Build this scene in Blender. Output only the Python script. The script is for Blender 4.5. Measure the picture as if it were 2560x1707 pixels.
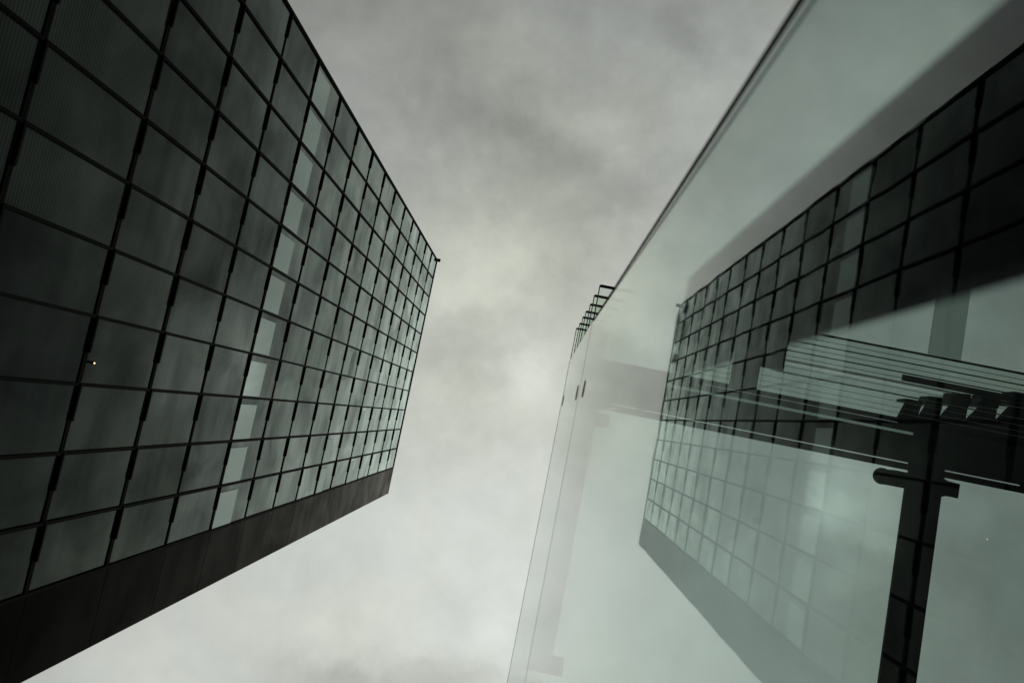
import bpy, bmesh, math, random
from mathutils import Matrix, Vector
random.seed(7)
scene = bpy.context.scene
for o in list(bpy.data.objects): bpy.data.objects.remove(o)

# ------------------------------------------------------------------ camera
# the camera stands at the origin, 1.6 m above the pavement; +X leads to the glass screen, -X to the tower
cam_d = bpy.data.cameras.new("camera"); cam = bpy.data.objects.new("camera", cam_d)
scene.collection.objects.link(cam); scene.camera = cam
right = Vector((0.98021219, -0.19650538, 0.02386842))
up = Vector((-0.19323786, -0.97605033, -0.09992434))
fwd = Vector((-0.04293245, -0.09333477, 0.99470871))
cam.matrix_world = Matrix(((right.x, up.x, -fwd.x, 0), (right.y, up.y, -fwd.y, 0), (right.z, up.z, -fwd.z, 0), (0, 0, 0, 1)))
cam_d.sensor_width = 36; cam_d.lens = 1951.05 / 2560 * 36
cam_d.clip_start = 0.02; cam_d.clip_end = 5000
cam_d.dof.use_dof = True; cam_d.dof.focus_distance = 45; cam_d.dof.aperture_fstop = 4.4

# ------------------------------------------------------------------ sky
world = bpy.data.worlds.new("World"); scene.world = world; world.use_nodes = True
nt = world.node_tree; nt.nodes.clear()
N = lambda t, **k: _n(nt, t, **k)
def _n(tree, t, **k):
    n = tree.nodes.new(t)
    for a, b in k.items(): setattr(n, a, b)
    return n
def L(a, b, tree=None): (tree or nt).links.new(a, b)
SUN_EL, SUN_AZ = math.radians(48), math.radians(-90)
out = N('ShaderNodeOutputWorld'); bg = N('ShaderNodeBackground'); L(bg.outputs[0], out.inputs[0])
geo = N('ShaderNodeTexCoord'); sep = N('ShaderNodeSeparateXYZ'); L(geo.outputs['Generated'], sep.inputs[0])
def mth(op, a, b=None, c=None, clamp=False):
    m = N('ShaderNodeMath', operation=op, use_clamp=clamp)
    for i, v in enumerate((a, b, c)):
        if v is None: continue
        if isinstance(v, (int, float)): m.inputs[i].default_value = v
        else: L(v, m.inputs[i])
    return m.outputs[0]
zc = mth('MAXIMUM', sep.outputs[2], 0.08)
px = mth('DIVIDE', sep.outputs[0], zc); py = mth('DIVIDE', sep.outputs[1], zc)   # a flat cloud deck overhead
comb = N('ShaderNodeCombineXYZ'); L(px, comb.inputs[0]); L(py, comb.inputs[1])
def noise(scale, detail=6, rough=.55, dist=0., off=(0, 0, 0), src=None):
    mp = N('ShaderNodeMapping'); mp.inputs['Location'].default_value = off; L(src or comb.outputs[0], mp.inputs[0])
    n = N('ShaderNodeTexNoise'); n.inputs['Scale'].default_value = scale; n.inputs['Detail'].default_value = detail
    n.inputs['Roughness'].default_value = rough; n.inputs['Distortion'].default_value = dist
    L(mp.outputs[0], n.inputs['Vector']); return n
wn = noise(5, 7, .62, .3, (3, 1, 0))
ws = N('ShaderNodeVectorMath', operation='SUBTRACT'); L(wn.outputs['Color'], ws.inputs[0]); ws.inputs[1].default_value = (.5, .5, .5)
wm = N('ShaderNodeVectorMath', operation='SCALE'); L(ws.outputs[0], wm.inputs[0]); wm.inputs['Scale'].default_value = .17
wa = N('ShaderNodeVectorMath', operation='ADD'); L(comb.outputs[0], wa.inputs[0]); L(wm.outputs[0], wa.inputs[1])
wsep = N('ShaderNodeSeparateXYZ'); L(wa.outputs[0], wsep.inputs[0])
# cloud masses of the overcast deck: x, y, rx, ry, strength (deck coordinates)
CL = [(.46, -.58, .24, .2, .52), (0.47, 0.011, 0.045, 0.033, 0.22), (0.52, -0.02, 0.04, 0.03, -0.10), (0.651, -0.184, 0.045, 0.028, 0.25), (0.446, -0.439, 0.05, 0.05, -0.18), (0.54, -0.346, 0.073, 0.061, -0.16), (0.551, -0.078, 0.05, 0.039, -0.1), (0.388, -0.04, 0.045, 0.033, 0.12), (0.366, 0.054, 0.033, 0.05, 0.12), (0.344, -0.002, 0.022, 0.033, -0.08), (0.441, 0.176, 0.039, 0.033, -0.08), (0.223, -0.189, 0.033, 0.045, -0.08), (0.312, -0.219, 0.028, 0.067, 0.08), (0.398, 0.02, 0.042, 0.045, 0.55), (0.455, 0.066, 0.035, 0.028, 0.32), (0.405, 0.115, 0.03, 0.022, 0.16), (0.589, 0.145, 0.112, 0.112, -0.16), (0.483, -0.613, 0.112, 0.067, 0.15), (0.194, -0.27, 0.067, 0.045, 0.1), (0.105, -0.481, 0.033, 0.033, 0.05),
 (.25, -.45, .12, .15, .06), (-0.081, -0.354, 0.167, 0.061, -0.1), (0.077, -0.318, 0.095, 0.05, -0.13), (-0.213, -0.365, 0.089, 0.039, -0.07), (-0.001, -0.393, 0.05, 0.028, 0.12), (-0.096, -0.196, 0.123, 0.045, 0.08), (-0.084, -0.134, 0.112, 0.031, 0.09), (-0.095, -0.051, 0.095, 0.045, -0.08), (0.003, -0.045, 0.033, 0.028, 0.1), (-0.023, -0.032, 0.022, 0.033, 0.04), (-0.115, 0.043, 0.112, 0.033, 0.0), (-0.016, 0.057, 0.05, 0.028, 0.05), (-0.044, 0.249, 0.078, 0.028, -0.04), (-0.138, 0.354, 0.145, 0.025, -0.36), (-0.047, 0.314, 0.089, 0.022, -0.24), (-0.009, 0.258, 0.028, 0.033, 0.1), (-0.261, 0.353, 0.089, 0.014, 0.06), (0.093, -0.552, 0.033, 0.067, -0.1), (0.071, -0.48, 0.067, 0.039, 0.08), (-0.113, -0.514, 0.139, 0.033, 0.04), (-0.359, -0.43, 0.084, 0.067, 0.03), (-0.044, -0.108, 0.033, 0.022, -0.05), (-0.339, 0.31, 0.223, 0.084, 0.03)]
acc = None
for (cx, cy, rx, ry, amp) in CL:
    a = mth('MULTIPLY', mth('SUBTRACT', wsep.outputs[0], cx), 1 / rx); b = mth('MULTIPLY', mth('SUBTRACT', wsep.outputs[1], cy), 1 / ry)
    d = mth('ADD', mth('MULTIPLY', a, a), mth('MULTIPLY', b, b))
    g = mth('MULTIPLY', mth('POWER', 2.718, mth('MULTIPLY', d, -1)), amp * 1.7)
    acc = g if acc is None else mth('ADD', acc, g)
n1 = noise(2.6, 7, .5, .4, (5, 2, 0)); n2 = noise(5.5, 8, .62, .15, (1, 7, 0))
acc = mth('ADD', acc, mth('MULTIPLY', mth('SUBTRACT', n1.outputs[0], .5), .36))
acc = mth('ADD', acc, mth('MULTIPLY', mth('SUBTRACT', n2.outputs[0], .5), .52))
n3 = noise(9, 8, .62, .1, (2, 5, 0)); acc = mth('ADD', acc, mth('MULTIPLY', mth('SUBTRACT', n3.outputs[0], .5), .48))
n4 = noise(19, 6, .6, .0, (4, 3, 0)); acc = mth('ADD', acc, mth('MULTIPLY', mth('SUBTRACT', n4.outputs[0], .5), .24))
calm = mth('SUBTRACT', 1, mth('MULTIPLY', mth('MULTIPLY_ADD', wsep.outputs[1], 4, .2, True), .42)); acc = mth('MULTIPLY', acc, calm)
# the deck is thinner (brighter) towards +Y and thicker away from the zenith
grad = mth('MULTIPLY_ADD', mth('MAXIMUM', mth('MINIMUM', wsep.outputs[1], .7), -.7), .47, .595)
r2 = mth('ADD', mth('MULTIPLY', mth('MULTIPLY', px, px), 2.3), mth('MULTIPLY', mth('MULTIPLY', py, py), .5))
fall = mth('DIVIDE', 1, mth('ADD', 1, mth('MULTIPLY', r2, 1.0)))
lum = mth('MULTIPLY', mth('MULTIPLY', grad, mth('ADD', 1, acc)), fall)
tint = N('ShaderNodeMixRGB'); tint.inputs[1].default_value = (.957, 1, .935, 1); tint.inputs[2].default_value = (.968, 1.0, .835, 1)
wa_ = mth('MULTIPLY', mth('ADD', wsep.outputs[0], .05), 5); wb_ = mth('MULTIPLY', mth('ADD', wsep.outputs[1], .21), 5.5)   # warmer thin cloud north of the zenith
warm = mth('MULTIPLY', mth('POWER', 2.718, mth('MULTIPLY', mth('ADD', mth('MULTIPLY', wa_, wa_), mth('MULTIPLY', wb_, wb_)), -1)), .8)
L(mth('ADD', warm, mth('MULTIPLY_ADD', noise(3.3, 3, .5, 0, (9, 4, 0)).outputs[0], 2.0, -.95, True), None, True), tint.inputs[0])
cc = N('ShaderNodeVectorMath', operation='SCALE'); L(tint.outputs[0], cc.inputs[0]); L(lum, cc.inputs['Scale'])
sky = N('ShaderNodeTexSky', sky_type='NISHITA', sun_disc=False, sun_elevation=SUN_EL, sun_rotation=SUN_AZ, air_density=1.5, dust_density=4)
sk = N('ShaderNodeVectorMath', operation='SCALE'); L(sky.outputs[0], sk.inputs[0]); sk.inputs['Scale'].default_value = .004
sm = N('ShaderNodeVectorMath', operation='ADD'); L(cc.outputs[0], sm.inputs[0]); L(sk.outputs[0], sm.inputs[1])
L(sm.outputs[0], bg.inputs[0]); bg.inputs[1].default_value = 1.0
sun_d = bpy.data.lights.new("sun", 'SUN'); sun = bpy.data.objects.new("sun", sun_d); scene.collection.objects.link(sun)
sun_d.energy = .5; sun_d.angle = math.radians(12); sun_d.color = (1, .97, .9)
sun.rotation_euler = (math.radians(90) - SUN_EL, 0, -SUN_AZ)
scene.view_settings.view_transform = 'Standard'; scene.view_settings.look = 'None'
scene.view_settings.exposure = 0; scene.view_settings.gamma = 1
scene.cycles.max_bounces = 14; scene.cycles.transmission_bounces = 12; scene.cycles.glossy_bounces = 8

# ------------------------------------------------------------------ helpers
def mat(name, col, rough=.5, metal=0., ior=1.5, bump=0., bscale=30, var=0., spec=.5, sc=(1, 1, 1)):
    m = bpy.data.materials.new(name); m.use_nodes = True; t = m.node_tree; p = t.nodes['Principled BSDF']
    p.inputs['Base Color'].default_value = (*col, 1); p.inputs['Roughness'].default_value = rough
    p.inputs['Metallic'].default_value = metal; p.inputs['IOR'].default_value = ior; p.inputs['Specular IOR Level'].default_value = spec
    tc = _n(t, 'ShaderNodeTexCoord'); mp = _n(t, 'ShaderNodeMapping'); mp.inputs['Scale'].default_value = sc; L(tc.outputs['Object'], mp.inputs[0], t)
    if var:
        n = _n(t, 'ShaderNodeTexNoise'); n.inputs['Scale'].default_value = .9; n.inputs['Detail'].default_value = 5; L(mp.outputs[0], n.inputs['Vector'], t)
        x = _n(t, 'ShaderNodeMixRGB'); x.inputs[1].default_value = (*[c * (1 - var) for c in col], 1); x.inputs[2].default_value = (*[min(1, c * (1 + var)) for c in col], 1)
        L(n.outputs[0], x.inputs[0], t); L(x.outputs[0], p.inputs['Base Color'], t)
    if bump:
        n = _n(t, 'ShaderNodeTexNoise'); n.inputs['Scale'].default_value = bscale; n.inputs['Detail'].default_value = 2; L(mp.outputs[0], n.inputs['Vector'], t)
        b = _n(t, 'ShaderNodeBump'); b.inputs['Strength'].default_value = bump; b.inputs['Distance'].default_value = .02
        L(n.outputs[0], b.inputs['Height'], t); L(b.outputs[0], p.inputs['Normal'], t)
    return m

def glass(name, tint, ior=1.5, rough=0., bump=0., bscale=2):
    m = bpy.data.materials.new(name); m.use_nodes = True; t = m.node_tree; t.nodes.clear()
    o = _n(t, 'ShaderNodeOutputMaterial'); mx = _n(t, 'ShaderNodeMixShader'); fr = _n(t, 'ShaderNodeFresnel'); fr.inputs[0].default_value = ior
    rf = _n(t, 'ShaderNodeBsdfRefraction'); rf.inputs['Color'].default_value = (*tint, 1); rf.inputs['IOR'].default_value = ior; rf.inputs['Roughness'].default_value = rough
    gl = _n(t, 'ShaderNodeBsdfGlossy'); gl.inputs['Color'].default_value = (1, 1, 1, 1); gl.inputs['Roughness'].default_value = rough
    L(fr.outputs[0], mx.inputs[0], t); L(rf.outputs[0], mx.inputs[1], t); L(gl.outputs[0], mx.inputs[2], t); L(mx.outputs[0], o.inputs[0], t)
    if bump:
        tc = _n(t, 'ShaderNodeTexCoord'); n = _n(t, 'ShaderNodeTexNoise'); n.inputs['Scale'].default_value = bscale; n.inputs['Detail'].default_value = 1
        L(tc.outputs['Object'], n.inputs['Vector'], t)
        b = _n(t, 'ShaderNodeBump'); b.inputs['Strength'].default_value = bump; b.inputs['Distance'].default_value = .01
        L(n.outputs[0], b.inputs['Height'], t); L(b.outputs[0], gl.inputs['Normal'], t)
    return m

def window_mat(name, body, refl_tint, ior, stripes=0., streak_cloud=0., wob=.05, rough=.015, power=1.68, gain=3.7):
    """dark interior behind a reflecting pane; optional closed blinds (horizontal slats) and streaks along Y with cloud reflections painted in"""
    m = bpy.data.materials.new(name); m.use_nodes = True; t = m.node_tree; t.nodes.clear()
    o = _n(t, 'ShaderNodeOutputMaterial'); mx = _n(t, 'ShaderNodeMixShader'); fr = _n(t, 'ShaderNodeFresnel'); fr.inputs[0].default_value = ior
    df = _n(t, 'ShaderNodeBsdfDiffuse'); gl = _n(t, 'ShaderNodeBsdfGlossy'); gl.inputs['Roughness'].default_value = rough
    gl.inputs['Color'].default_value = (*refl_tint, 1)
    tc = _n(t, 'ShaderNodeTexCoord'); oi = _n(t, 'ShaderNodeObjectInfo')
    mul = _n(t, 'ShaderNodeMixRGB'); mul.inputs[1].default_value = (*[c * .5 for c in body], 1); mul.inputs[2].default_value = (*[c * 1.5 for c in body], 1)
    L(oi.outputs['Random'], mul.inputs[0], t); colout = mul.outputs[0]
    if stripes:
        w = _n(t, 'ShaderNodeTexWave', bands_direction='Z'); w.inputs['Scale'].default_value = 2.9; w.inputs['Distortion'].default_value = 0
        L(tc.outputs['Object'], w.inputs['Vector'], t)
        x = _n(t, 'ShaderNodeMixRGB', blend_type='MULTIPLY'); x.inputs[0].default_value = stripes; L(colout, x.inputs[1], t); L(w.outputs[0], x.inputs[2], t); colout = x.outputs[0]
    L(colout, df.inputs[0], t)
    if streak_cloud:
        mp = _n(t, 'ShaderNodeMapping'); mp.inputs['Scale'].default_value = (1, .16, 1.5); L(tc.outputs['Object'], mp.inputs[0], t)
        n = _n(t, 'ShaderNodeTexNoise'); n.inputs['Scale'].default_value = 1.1; n.inputs['Detail'].default_value = 4; L(mp.outputs[0], n.inputs['Vector'], t)
        cr = _n(t, 'ShaderNodeMixRGB'); cr.inputs[1].default_value = (*[c * (1 - streak_cloud) for c in refl_tint], 1); cr.inputs[2].default_value = (*refl_tint, 1)
        mm = _n(t, 'ShaderNodeMath', operation='MULTIPLY_ADD', use_clamp=True); mm.inputs[1].default_value = 3; mm.inputs[2].default_value = -1
        L(n.outputs[0], mm.inputs[0], t); L(mm.outputs[0], cr.inputs[0], t)
        n2_ = _n(t, 'ShaderNodeTexNoise'); n2_.inputs['Scale'].default_value = .33; n2_.inputs['Detail'].default_value = 6; n2_.inputs['Distortion'].default_value = .6; L(tc.outputs['Object'], n2_.inputs['Vector'], t)  # soft mottling: cloud reflections painted into the gloss colour
        m2_ = _n(t, 'ShaderNodeMath', operation='MULTIPLY_ADD', use_clamp=True); m2_.inputs[1].default_value = 2.6; m2_.inputs[2].default_value = -.8; L(n2_.outputs[0], m2_.inputs[0], t)
        m3_ = _n(t, 'ShaderNodeMath', operation='MULTIPLY_ADD'); m3_.inputs[1].default_value = .75; m3_.inputs[2].default_value = .48; L(m2_.outputs[0], m3_.inputs[0], t)
        m4_ = _n(t, 'ShaderNodeMath', operation='MULTIPLY_ADD'); m4_.inputs[1].default_value = .22; L(oi.outputs['Random'], m4_.inputs[0], t); L(m3_.outputs[0], m4_.inputs[2], t)
        vs_ = _n(t, 'ShaderNodeVectorMath', operation='SCALE'); L(cr.outputs[0], vs_.inputs[0], t); L(m4_.outputs[0], vs_.inputs['Scale'], t); L(vs_.outputs[0], gl.inputs['Color'], t)
    if wob:
        n = _n(t, 'ShaderNodeTexNoise'); n.inputs['Scale'].default_value = .7; n.inputs['Detail'].default_value = 1; L(tc.outputs['Object'], n.inputs['Vector'], t)
        b = _n(t, 'ShaderNodeBump'); b.inputs['Strength'].default_value = wob; b.inputs['Distance'].default_value = .05
        L(n.outputs[0], b.inputs['Height'], t); L(b.outputs[0], gl.inputs['Normal'], t)
    # coated double glazing: reflectance climbs faster towards grazing than a single surface
    pw = _n(t, 'ShaderNodeMath', operation='POWER'); pw.inputs[1].default_value = power; L(fr.outputs[0], pw.inputs[0], t)
    gn = _n(t, 'ShaderNodeMath', operation='MULTIPLY', use_clamp=True); gn.inputs[1].default_value = gain; L(pw.outputs[0], gn.inputs[0], t)
    L(gn.outputs[0], mx.inputs[0], t); L(df.outputs[0], mx.inputs[1], t); L(gl.outputs[0], mx.inputs[2], t); L(mx.outputs[0], o.inputs[0], t)
    return m

def box(bm, x0, x1, y0, y1, z0, z1):
    v = [bm.verts.new((x, y, z)) for x in (x0, x1) for y in (y0, y1) for z in (z0, z1)]
    for f in ((0, 1, 3, 2), (4, 6, 7, 5), (0, 4, 5, 1), (2, 3, 7, 6), (0, 2, 6, 4), (1, 5, 7, 3)): bm.faces.new([v[i] for i in f])
def prism(bm, pts, z0, z1):
    """vertical extrusion of a plan outline"""
    a = [bm.verts.new((x, y, z0)) for x, y in pts]; b = [bm.verts.new((x, y, z1)) for x, y in pts]
    bm.faces.new(a[::-1]); bm.faces.new(b); n = len(pts)
    for i in range(n): bm.faces.new((a[i], a[(i + 1) % n], b[(i + 1) % n], b[i]))
def link(name, bm, m, parent=None):
    bmesh.ops.recalc_face_normals(bm, faces=bm.faces)
    me = bpy.data.meshes.new(name); bm.to_mesh(me); bm.free(); me.materials.append(m)
    o = bpy.data.objects.new(name, me); scene.collection.objects.link(o)
    if parent: o.parent = parent
    return o
def bx(name, m, parent, *b, bevel=0):
    bm = bmesh.new(); box(bm, *b)
    if bevel: bmesh.ops.bevel(bm, geom=bm.edges[:], offset=bevel, segments=2, affect='EDGES')
    return link(name, bm, m, parent)
def thing(name, label, cat, group=None, loc=(0, 0, 0)):
    o = bpy.data.objects.new(name, None); scene.collection.objects.link(o); o.empty_display_size = .3
    o['label'] = label; o['category'] = cat
    if group: o['group'] = group
    return o

# ------------------------------------------------------------------ materials
M_frame = mat('black_aluminium', (.0025, .003, .0025), .7, spec=.03)
M_clad = window_mat('dark_brown_cladding', (.0035, .003, .0025), (1, .95, .89), 1.5, streak_cloud=.2, wob=.1, rough=.16, power=1.95, gain=.85)
M_body = mat('black_render', (.002, .002, .002), .8, spec=.02)
M_win = window_mat('dark_window_glass', (.004, .006, .005), (.88, 1, .93), 1.5, streak_cloud=.2)
M_blind = window_mat('window_glass_over_blinds', (.026, .038, .032), (.90, 1, .93), 1.5, stripes=.8, streak_cloud=.1)
M_case = window_mat('clear_reflecting_casement', (.03, .05, .045), (.86, 1, .93), 2.9, wob=.02, power=1, gain=1.3)
M_case_dim = window_mat('faintly_reflecting_casement', (.02, .03, .027), (.86, 1, .93), 2.2, wob=.02, power=1, gain=1.2)
M_pave = mat('wet_grey_paving', (.09, .09, .088), .6, bump=.3, bscale=6, var=.3)
M_screen = glass('green_tinted_screen_glass', (.705, .79, .765), 1.56, bump=.0030, bscale=24)
M_post = mat('black_post', (.006, .007, .006), .8, spec=.02)
M_seal = mat('dark_edge_seal', (.006, .008, .006), .8, spec=.05)
M_steel = mat('brushed_steel', (.75, .77, .76), .35, metal=.6)
M_disc = mat('dark_bronze', (.05, .045, .04), .4, metal=.6)
M_soffit = mat('charcoal_soffit', (.018, .021, .019), .5, var=.3)
M_bracket = mat('black_painted_steel', (.006, .007, .0065), .6, spec=.15)
M_deck = glass('tinted_deck_glass', (.90, .935, .915), 1.45)
M_frost = glass('smoked_glass', (.66, .70, .68), 1.45)
M_louvre = glass('green_blade_glass', (.955, .985, .965), 1.45)
M_fabric = mat('black_chair_shell', (.012, .014, .013), .6)

# ------------------------------------------------------------------ ground
bm = bmesh.new(); bmesh.ops.create_grid(bm, x_segments=1, y_segments=1, size=2500)
for v in bm.verts: v.co.z = -1.6
g = link('ground', bm, M_pave); g['kind'] = 'structure'

# ------------------------------------------------------------------ tower on the left
XF = -12.1696; W = 1.88248; Y0 = -11.716        # facade plane, bay width, first mullion (j = 0)
Z = [-1.6, .35, 4.35, 8.35, 12.30, 16.267, 20.829, 24.786, 28.743, 32.692, 36.65, 40.653, 44.554, 48.418, 52.253, 56.386, 60.296, 64.179, 68.297, 72.15, 75.929]
YA = Y0 - W; YB = Y0 + 10 * W; YC = 9.62
tower = thing('office_tower', 'dark glass office tower on the left with black gridded facade rising to a flat roof', 'building')
bx('wall', M_body, tower, XF - 22, XF - .06, YA + .03, YC - .03, -1.6, 75.8)
def vis(y, z):
    p = Vector((XF, y, z)); f = p.dot(fwd)
    if f <= 0: return 0
    u = 1951 * p.dot(right) / f; v = 1951 * p.dot(up) / f
    return 0 if (abs(u) > 1280 or abs(v) > 854) else 1 / f
cells = []
for s in range(len(Z) - 1):
    for j in range(-1, 10):
        ya, yb = Y0 + j * W, Y0 + (j + 1) * W
        best = max(vis(y, z) for y in (ya + .1, (ya + yb) / 2, yb - .1) for z in (Z[s] + .1, (Z[s] + Z[s + 1]) / 2, Z[s + 1] - .1))
        cells.append((best, s, j))
cells.sort(key=lambda c: -c[0]); big = {(s, j) for b, s, j in cells[:100]}
rest = bmesh.new(); rcase = bmesh.new()
CASE = {9: 2.1, 13: 1.55, 15: 1.35}
for b, s, j in cells:
    ya, yb, za, zb = Y0 + j * W, Y0 + (j + 1) * W, Z[s], Z[s + 1]
    # every pane sits at its own very slight angle
    t1, t2 = random.uniform(-.006, .006), random.uniform(-.004, .004)
    def pane(bm, y0, y1, z0, z1, x):
        vs = []
        for dx in (0, .02):
            for y, z in ((y0, z0), (y1, z0), (y1, z1), (y0, z1)):
                vs.append(bm.verts.new((x - .02 + dx + (0 if not dx else t1 * (y - (y0 + y1) / 2) + t2 * (z - (z0 + z1) / 2)), y, z)))
        for f in ((0, 3, 2, 1), (4, 5, 6, 7), (0, 1, 5, 4), (1, 2, 6, 5), (2, 3, 7, 6), (3, 0, 4, 7)): bm.faces.new([vs[i] for i in f])
    blinds = (s in (3, 4, 5) and j <= 4) or (s == 6 and 5 <= j <= 7)
    if (s, j) in big:
        bm = bmesh.new(); pane(bm, ya + .01, yb - .01, za + .01, zb - .01, XF)
        wo = link('window', bm, M_blind if blinds else M_win, tower)
        if blinds: wo['label'] = 'window with closed slatted blinds behind the glass'
        if s in CASE:
            bm = bmesh.new(); pane(bm, ya + .30, yb - .08, za + .10, za + CASE[s], XF + .035)
            c = link('casement', bm, M_case if s == 9 else M_case_dim, wo); c['label'] = 'paler, brightly reflecting lower casement'
    else:
        pane(rest, ya + .01, yb - .01, za + .01, zb - .01, XF)
        if s in CASE: pane(rcase, ya + .30, yb - .08, za + .10, za + CASE[s], XF + .035)
o = link('window', rest, M_win, tower); o['kind'] = 'stuff'
o = link('casement', rcase, M_case_dim, tower); o['kind'] = 'stuff'
for j in range(-1, 11):
    y = Y0 + j * W
    bx('mullion', M_frame, tower, XF - .03, XF + .065, y - .048, y + .048, -1.6, 75.9)
for s in range(1, len(Z) - 1):
    bm = bmesh.new(); z = Z[s]
    q = 1 if s < 8 else .8
    box(bm, XF - .025, XF + .04 * q, YA, YB, z - .035, z + .035)
    for j in range(-1, 10):
        ya = Y0 + j * W
        box(bm, XF - .02, XF + .10 * q, ya - .02, ya + W * .53, z - .045, z + .03)          # projecting half ledge
        box(bm, XF - .02, XF + .035, ya + W * .48, ya + W + .02, z - .12 * q * q, z - .02)          # dropped half panel
    link('transom', bm, M_frame, tower)
# solid cladding band and roof edge
bx('cladding', M_clad, tower, XF - .06, XF + .05, YB + .06, YC, -1.6, 75.93)
for z in Z[4:-1]: bx('panel_joint', M_body, tower, XF + .04, XF + .0525, YB + .06, YC - .004, z - .02, z + .02)
bx('coping', M_frame, tower, XF - 22, XF + .07, YA - .02, YC + .01, 75.93, 76.05)
bx('corner_trim', M_frame, tower, XF - .08, XF + .09, YA - .07, YA + .0, -1.6, 75.9)
bx('roof_bracket', M_frame, tower, XF - .1, XF + .30, YA - .22, YA + .06, 76.05, 76.35)
# tiny lit lamp behind the seventh pane row
M_lamp = bpy.data.materials.new('warm_lamp'); M_lamp.use_nodes = True
p = M_lamp.node_tree.nodes['Principled BSDF']; p.inputs['Emission Color'].default_value = (1, .62, .28, 1); p.inputs['Emission Strength'].default_value = 3.2
bm = bmesh.new(); bmesh.ops.create_icosphere(bm, subdivisions=2, radius=.02, matrix=Matrix.Translation((XF + .16, .83, 21.04)))
lt = thing('wall_lamp', 'tiny lit warm lamp on the dark tower facade at a window corner', 'lamp')
link('bulb', bm, M_lamp, lt)
bx('housing', M_frame, lt, XF + .02, XF + .14, .79, .87, 21.06, 21.12, bevel=.008)

# ------------------------------------------------------------------ glass screen beside the camera
nx, ny, nz, D = .99998435, -.00544783, .00127661, .16521
def gx(y, z): return (D - ny * y - nz * z) / nx
def slab(bm, outline, t0, t1):
    """outline in (y, z) on the plane of the screen, from depth t0 to t1 behind its face"""
    a = [bm.verts.new((gx(y, z) + t0, y, z)) for y, z in outline]; b = [bm.verts.new((gx(y, z) + t1, y, z)) for y, z in outline]
    bm.faces.new(a[::-1]); bm.faces.new(b); n = len(outline)
    for i in range(n): bm.faces.new((a[i], a[(i + 1) % n], b[(i + 1) % n], b[i]))
screen = thing('glass_screen', 'tall green tinted frameless glass screen close on the right mirroring the tower', 'glass screen')
T = .016
for pts in ([(-.411, -1.58), (6, -1.58), (6, 3.10), (-.411, 2.975)], [(-.418, 2.99), (6, 3.115), (6, 5.75), (-.388, 4.525)]):
    bm = bmesh.new(); slab(bm, pts, 0, T); link('pane', bm, M_screen, screen)
bm = bmesh.new(); slab(bm, [(-.4000, -1.58), (-.4135, -1.58), (-.4135, 2.90), (-.4065, 2.90)], -.0010, .0065); link('edge_seal', bm, M_seal, screen)
bm = bmesh.new(); slab(bm, [(-.4088, -1.58), (-.4125, -1.58), (-.4125, 2.90), (-.4088, 2.90)], T - .003, T + .0008); link('edge_seal', bm, M_seal, screen)
bm = bmesh.new(); slab(bm, [(-.4172, 2.99), (-.4187, 2.99), (-.3887, 4.525), (-.3872, 4.5252)], -.0004, T * .3); link('edge_seal', bm, M_seal, screen)
bm = bmesh.new(); slab(bm, [(-.411, 2.9765), (6, 3.1015), (6, 3.1135), (-.411, 2.9885)], .002, T - .002); link('joint_seal', bm, mat('grey_silicone', (.42, .43, .42), .6), screen)
bm = bmesh.new(); slab(bm, [(-.388, 4.5255), (6, 5.7505), (6, 5.82), (-.386, 4.59)], .0, T); link('top_trim', bm, M_seal, screen)
bm = bmesh.new(); slab(bm, [(-.3760, .2), (-.3795, .2), (-.4090, 2.9), (-.4065, 2.9)], -.0007, -.0002); link('spacer_bar', bm, mat('brown_spacer', (.05, .045, .04), .8, spec=.05), screen)
bx('post', M_post, screen, D + .018, D + .030, -.226, -.095, -1.6, 1.03)
for z in (2.742, 3.137, 4.45):
    bm = bmesh.new()
    m4 = Matrix.Translation((gx(-.143, z) - .0008, -.143, z)) @ Matrix.Rotation(math.radians(90), 4, 'Y')
    bmesh.ops.create_cone(bm, cap_ends=True, segments=32, radius1=.031, radius2=.031, depth=.0016, matrix=m4)
    link('clamp', bm, M_disc, screen)
def film(name, col, dens):
    m = bpy.data.materials.new(name); m.use_nodes = True; t = m.node_tree; p = t.nodes['Principled BSDF']
    p.inputs['Base Color'].default_value = (*col, 1); p.inputs['Roughness'].default_value = .8; p.inputs['Specular IOR Level'].default_value = 0
    tc = _n(t, 'ShaderNodeTexCoord'); n = _n(t, 'ShaderNodeTexNoise'); n.inputs['Scale'].default_value = 45; n.inputs['Detail'].default_value = 3
    L(tc.outputs['Object'], n.inputs['Vector'], t); q = _n(t, 'ShaderNodeMath', operation='MULTIPLY_ADD', use_clamp=True)
    q.inputs[1].default_value = 2.2 * dens; q.inputs[2].default_value = -.6 * dens; L(n.outputs[0], q.inputs[0], t); L(q.outputs[0], p.inputs['Alpha'], t)
    return m
def blob(cy, cz, ry, rz, n=18): return [(cy + 1.3 * ry * math.cos(2 * math.pi * i / n) * (1 + .15 * math.sin(5 * i)), cz + rz * math.sin(2 * math.pi * i / n) * (1 + .12 * math.cos(4 * i))) for i in range(n)]
M_sm = film('dark_grime', (.02, .018, .015), 1.0); M_te = film('teal_grime', (.01, .06, .065), .8)
for cy, cz, ry, rz, mm in ((-.174, .972, .006, .018, M_sm), (-.158, 1.010, .012, .012, M_sm), (-.143, 1.004, .010, .010, M_sm), (-.143, .962, .010, .014, M_te), (-.112, .990, .005, .020, M_sm)):
    bm = bmesh.new(); slab(bm, blob(cy, cz, ry, rz), -.0009, -.0003); o = link('smudge', bm, mm, screen); o['label'] = 'blurred grimy smear on the glass'
bm = bmesh.new(); slab(bm, [(.0355, .5425), (.0368, .5432), (.0378, .5452), (.0372, .5462), (.0360, .5448)], -.0012, -.0002)
link('dirt_speck', bm, M_post, screen)
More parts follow.
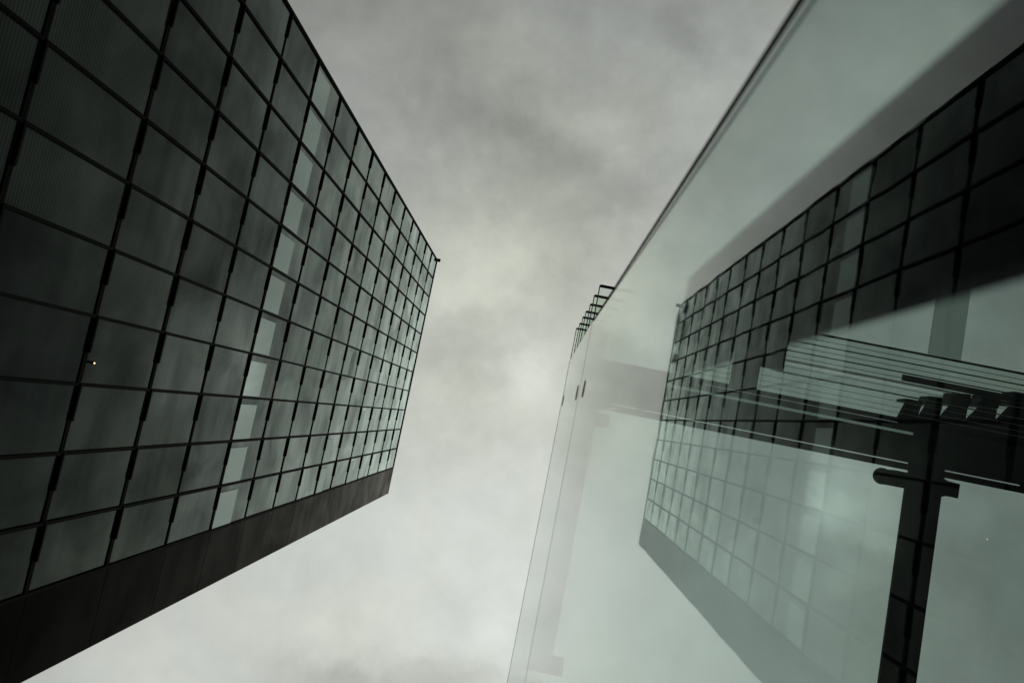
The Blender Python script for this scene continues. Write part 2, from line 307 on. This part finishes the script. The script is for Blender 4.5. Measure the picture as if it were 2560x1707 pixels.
g_ = thing('pavement_channel', 'dark steel floor channel holding the foot of the glass screen', 'channel')
bx('channel', M_post, g_, D - .04, D + .015 + .008, -.413, 6, -1.598, -1.585)

# ------------------------------------------------------------------ overhead walkway seen through the glass
K = 1.6; ZC = 10 * K
walk = thing('overhead_walkway', 'dark walkway high behind the glass screen with open strip of rods and rails', 'walkway')
def ks(name, m, x0, x1, y0, y1, z0=0, z1=.06, parent=None):          # plan in photo-plan units, y measured away from +Y
    return bx(name, m, parent or walk, x0 * K, x1 * K, -y1 * K, -y0 * K, ZC + z0 * K, ZC + z1 * K)
XR = 9.0
ks('fascia_beam', M_bracket, .56, XR, .313, .394, .0, .05)
for a, b in ((.90, .97), (1.31, 1.39), (4.765, 5.21), (6.16, XR)): ks('spacer', M_bracket, a, b, .394, .409, .005, .045)
ks('soffit', M_soffit, .56, XR, .409, .757, 0, .06)
for a, b in ((.56, 1.61), (4.78, XR)): ks('soffit', M_soffit, a, b, .757, .795, .003, .055)
ks('light_strip', M_frost, 1.61, 4.78, .757, .795, .03, .036)
ks('soffit', M_soffit, .56, XR, .795, .876, 0, .06)
ks('soffit', M_bracket, 2.1, 4.55, .882, .942, 0, .02)
ks('soffit', M_bracket, .56, 1.75, .876, .942, 0, .02); ks('soffit', M_bracket, 4.55, XR, .876, .945, 0, .02)
ks('soffit', M_bracket, 1.75, 2.1, .876, .942, .0, .02)
ks('cross_beam', M_soffit, 2.405, 2.745, .942, 1.24, 0, .06); ks('cross_beam', M_soffit, 2.405, 3.04, 1.24, 1.8, 0, .06)
def rod(name, x0, x1, y, r):
    bm = bmesh.new(); bmesh.ops.create_cone(bm, cap_ends=True, segments=10, radius1=r * K, radius2=r * K, depth=(x1 - x0) * K,
        matrix=Matrix.Translation(((x0 + x1) / 2 * K, -y * K, ZC - .012 * K)) @ Matrix.Rotation(math.radians(90), 4, 'Y'))
    link(name, bm, M_steel, walk)
for y in (1.0, 1.065, 1.14):
    for x0, x1 in ((1.6, 2.405), (2.745, 6.9)): rod('rod', x0, x1, y, .0032)
rod('rail', 2.88, 6.9, 1.222, .0045); ks('rail', M_bracket, 2.88, 6.9, 1.230, 1.234, -.02, -.01)
ks('rail', M_soffit, 3.04, 6.9, 1.252, 1.266, .3, .31)
ks('rail', M_steel, 3.04, 5.2, 1.364, 1.376, -.02, -.008); ks('rail', M_bracket, 3.04, 6.9, 1.381, 1.394, -.02, -.008)
for y in (1.31, 1.445, 1.58, 1.715): ks('glazing_line', M_soffit, 3.04, XR, y - .003, y + .003, .0, .01)
for y in (1.515, 1.647): ks('glazing_bar', M_soffit, 3.04, XR, y - .007, y + .007, 0, .02)
ks('edge_beam', M_bracket, 3.04, XR, 1.782, 1.806, 0, .05)
ks('deck_glass', M_deck, 3.04, XR, 1.395, 1.780, .022, .032)
ks('deck_glass', M_deck, 1.6, 6.9, .95, 1.35, .085, .095)
ks('smoked_strip', M_frost, 4.79, 5.205, 1.812, 4.4, .0, .01)
ks('end_block', M_soffit, 6.9, XR, .945, 1.78, 0, .3)
bx('support_column', M_bracket, walk, 8.4 * K, 8.8 * K, -1.2 * K, -.7 * K, -1.6, ZC)
# cantilever brackets that carry the walkway edge
def arc(cx, cy, r, a0, a1, n=10): return [(cx + r * math.cos(math.radians(a0 + (a1 - a0) * i / n)), cy + r * math.sin(math.radians(a0 + (a1 - a0) * i / n))) for i in range(n + 1)]
def bracket(dx, full, w0, w1, tip):
    P = []
    if full:
        P += [(4.78, .318), (4.78, .312)] + arc(4.765, .297, .012, 60, -90, 5)[::1] + [(4.60, .285)] + arc(4.458, .180, .103, 65, 290, 14) + [(4.52, .082), (4.74, .084)] + arc(4.748, .074, .012, 90, 0, 4)
        P += [(4.79, -2.30), (4.80, -3.0), (5.42, -3.02), (5.42, -2.80), (5.235, -2.79), (5.205, .072), (5.26, .094), (5.408, .092), (5.408, .272), (5.25, .282), (5.21, .300), (5.21, .318)]
    else:
        P += [(w0, .318), (w0, -3.01), (tip + .01, -3.01), (tip, -2.79), (w1 + .005, -2.79), (w1 - .01, .09), (tip, .095), (tip, .245), (w1, .26), (w1, .318)]
    bm = bmesh.new(); prism(bm, [(x * K, -y * K) for x, y in P], ZC - .012 * K, ZC + .04 * K); return link('cantilever_bracket', bm, M_bracket, walk)
bracket(0, True, 0, 0, 0)
bracket(0, False, .545, .832, .985)

# chairs standing on the deck, seen from below through the gaps
G = 'dark chairs on the high walkway'
chairs = [
 ('leftmost dark chair on the high walkway, partly open to the sky', [(4.50, .93), (4.555, .945), (4.63, 1.16), (4.835, 1.16), (4.815, 1.08), (4.807, 1.0), (4.80, .93)], [(4.615, 1.165), (4.63, 1.205), (4.835, 1.208), (4.84, 1.165)]),
 ('second dark chair from the left on the high walkway', [(4.80, .93), (4.81, 1.0), (4.885, 1.175), (5.089, 1.188), (5.068, 1.04), (5.06, .93)], [(4.885, 1.18), (4.909, 1.293), (5.062, 1.303), (5.10, 1.247), (5.09, 1.192)]),
 ('third dark chair from the left, a gap of sky on each side', [(5.06, .93), (5.07, 1.05), (5.181, 1.229), (5.40, 1.229), (5.395, 1.08), (5.39, .93)], [(5.178, 1.234), (5.203, 1.394), (5.41, 1.414), (5.438, 1.326), (5.405, 1.234)]),
 ('fourth dark chair from the left on the high walkway', [(5.39, .93), (5.396, 1.08), (5.536, 1.277), (5.764, 1.285), (5.759, 1.145), (5.755, .93)], [(5.536, 1.284), (5.569, 1.446), (5.768, 1.449), (5.80, 1.387), (5.768, 1.292)]),
 ('rightmost dark chair on the high walkway at the picture edge', [(5.755, .93), (5.76, 1.145), (5.913, 1.363), (6.30, 1.37), (6.25, .93)], [(5.913, 1.369), (5.937, 1.556), (6.12, 1.56), (6.2, 1.376)])]
for lab, seat, back in chairs:
    c = thing('chair', lab, 'chair', G)
    bm = bmesh.new(); prism(bm, [(x * K, -y * K) for x, y in seat], ZC + .05 * K, ZC + .08 * K); link('seat', bm, M_fabric, c)
    bm = bmesh.new(); prism(bm, [(x * K, -y * K) for x, y in back], ZC + .05 * K, ZC + .30 * K); link('backrest', bm, M_fabric, c)
cn = thing('counter', 'long dark counter behind the chairs on the high walkway', 'counter')
ks('counter_top', M_soffit, 4.545, 6.9, 1.42, 1.50, .05, .08, cn); ks('counter_front', M_soffit, 5.46, 6.9, 1.455, 1.49, .036, .05, cn)

# ------------------------------------------------------------------ stack of horizontal glass louvres beyond the screen's end
lv = thing('louvre_stack', 'stack of seven horizontal glass louvres with black end bars above the screen corner', 'louvres')
PL = [(.547, 1.877), (.501, 1.735), (.471, 1.612), (.433, 1.509), (.407, 1.429), (.382, 1.34), (.353, 1.27)]
XO = .62
for i, (a, b) in enumerate(PL):
    z = 10 * XO / a; yo = b * z / 10
    bl = bx('louvre_blade', M_louvre, lv, XO + .004, XO + .62, -yo + .03, -yo + 2.6, z, z + .012)
    bx('end_bar', M_bracket, bl, XO, XO + .50, -yo - .012, -yo + .026, z - .01, z + .03)
    bx('edge_rail', M_bracket, bl, XO - .012, XO + .003, -yo, -yo + 2.6, z - .002, z + .014)
bx('hanger_rod', M_steel, lv, XO + .55, XO + .57, -.42, -.40, 11.3, 17.8)
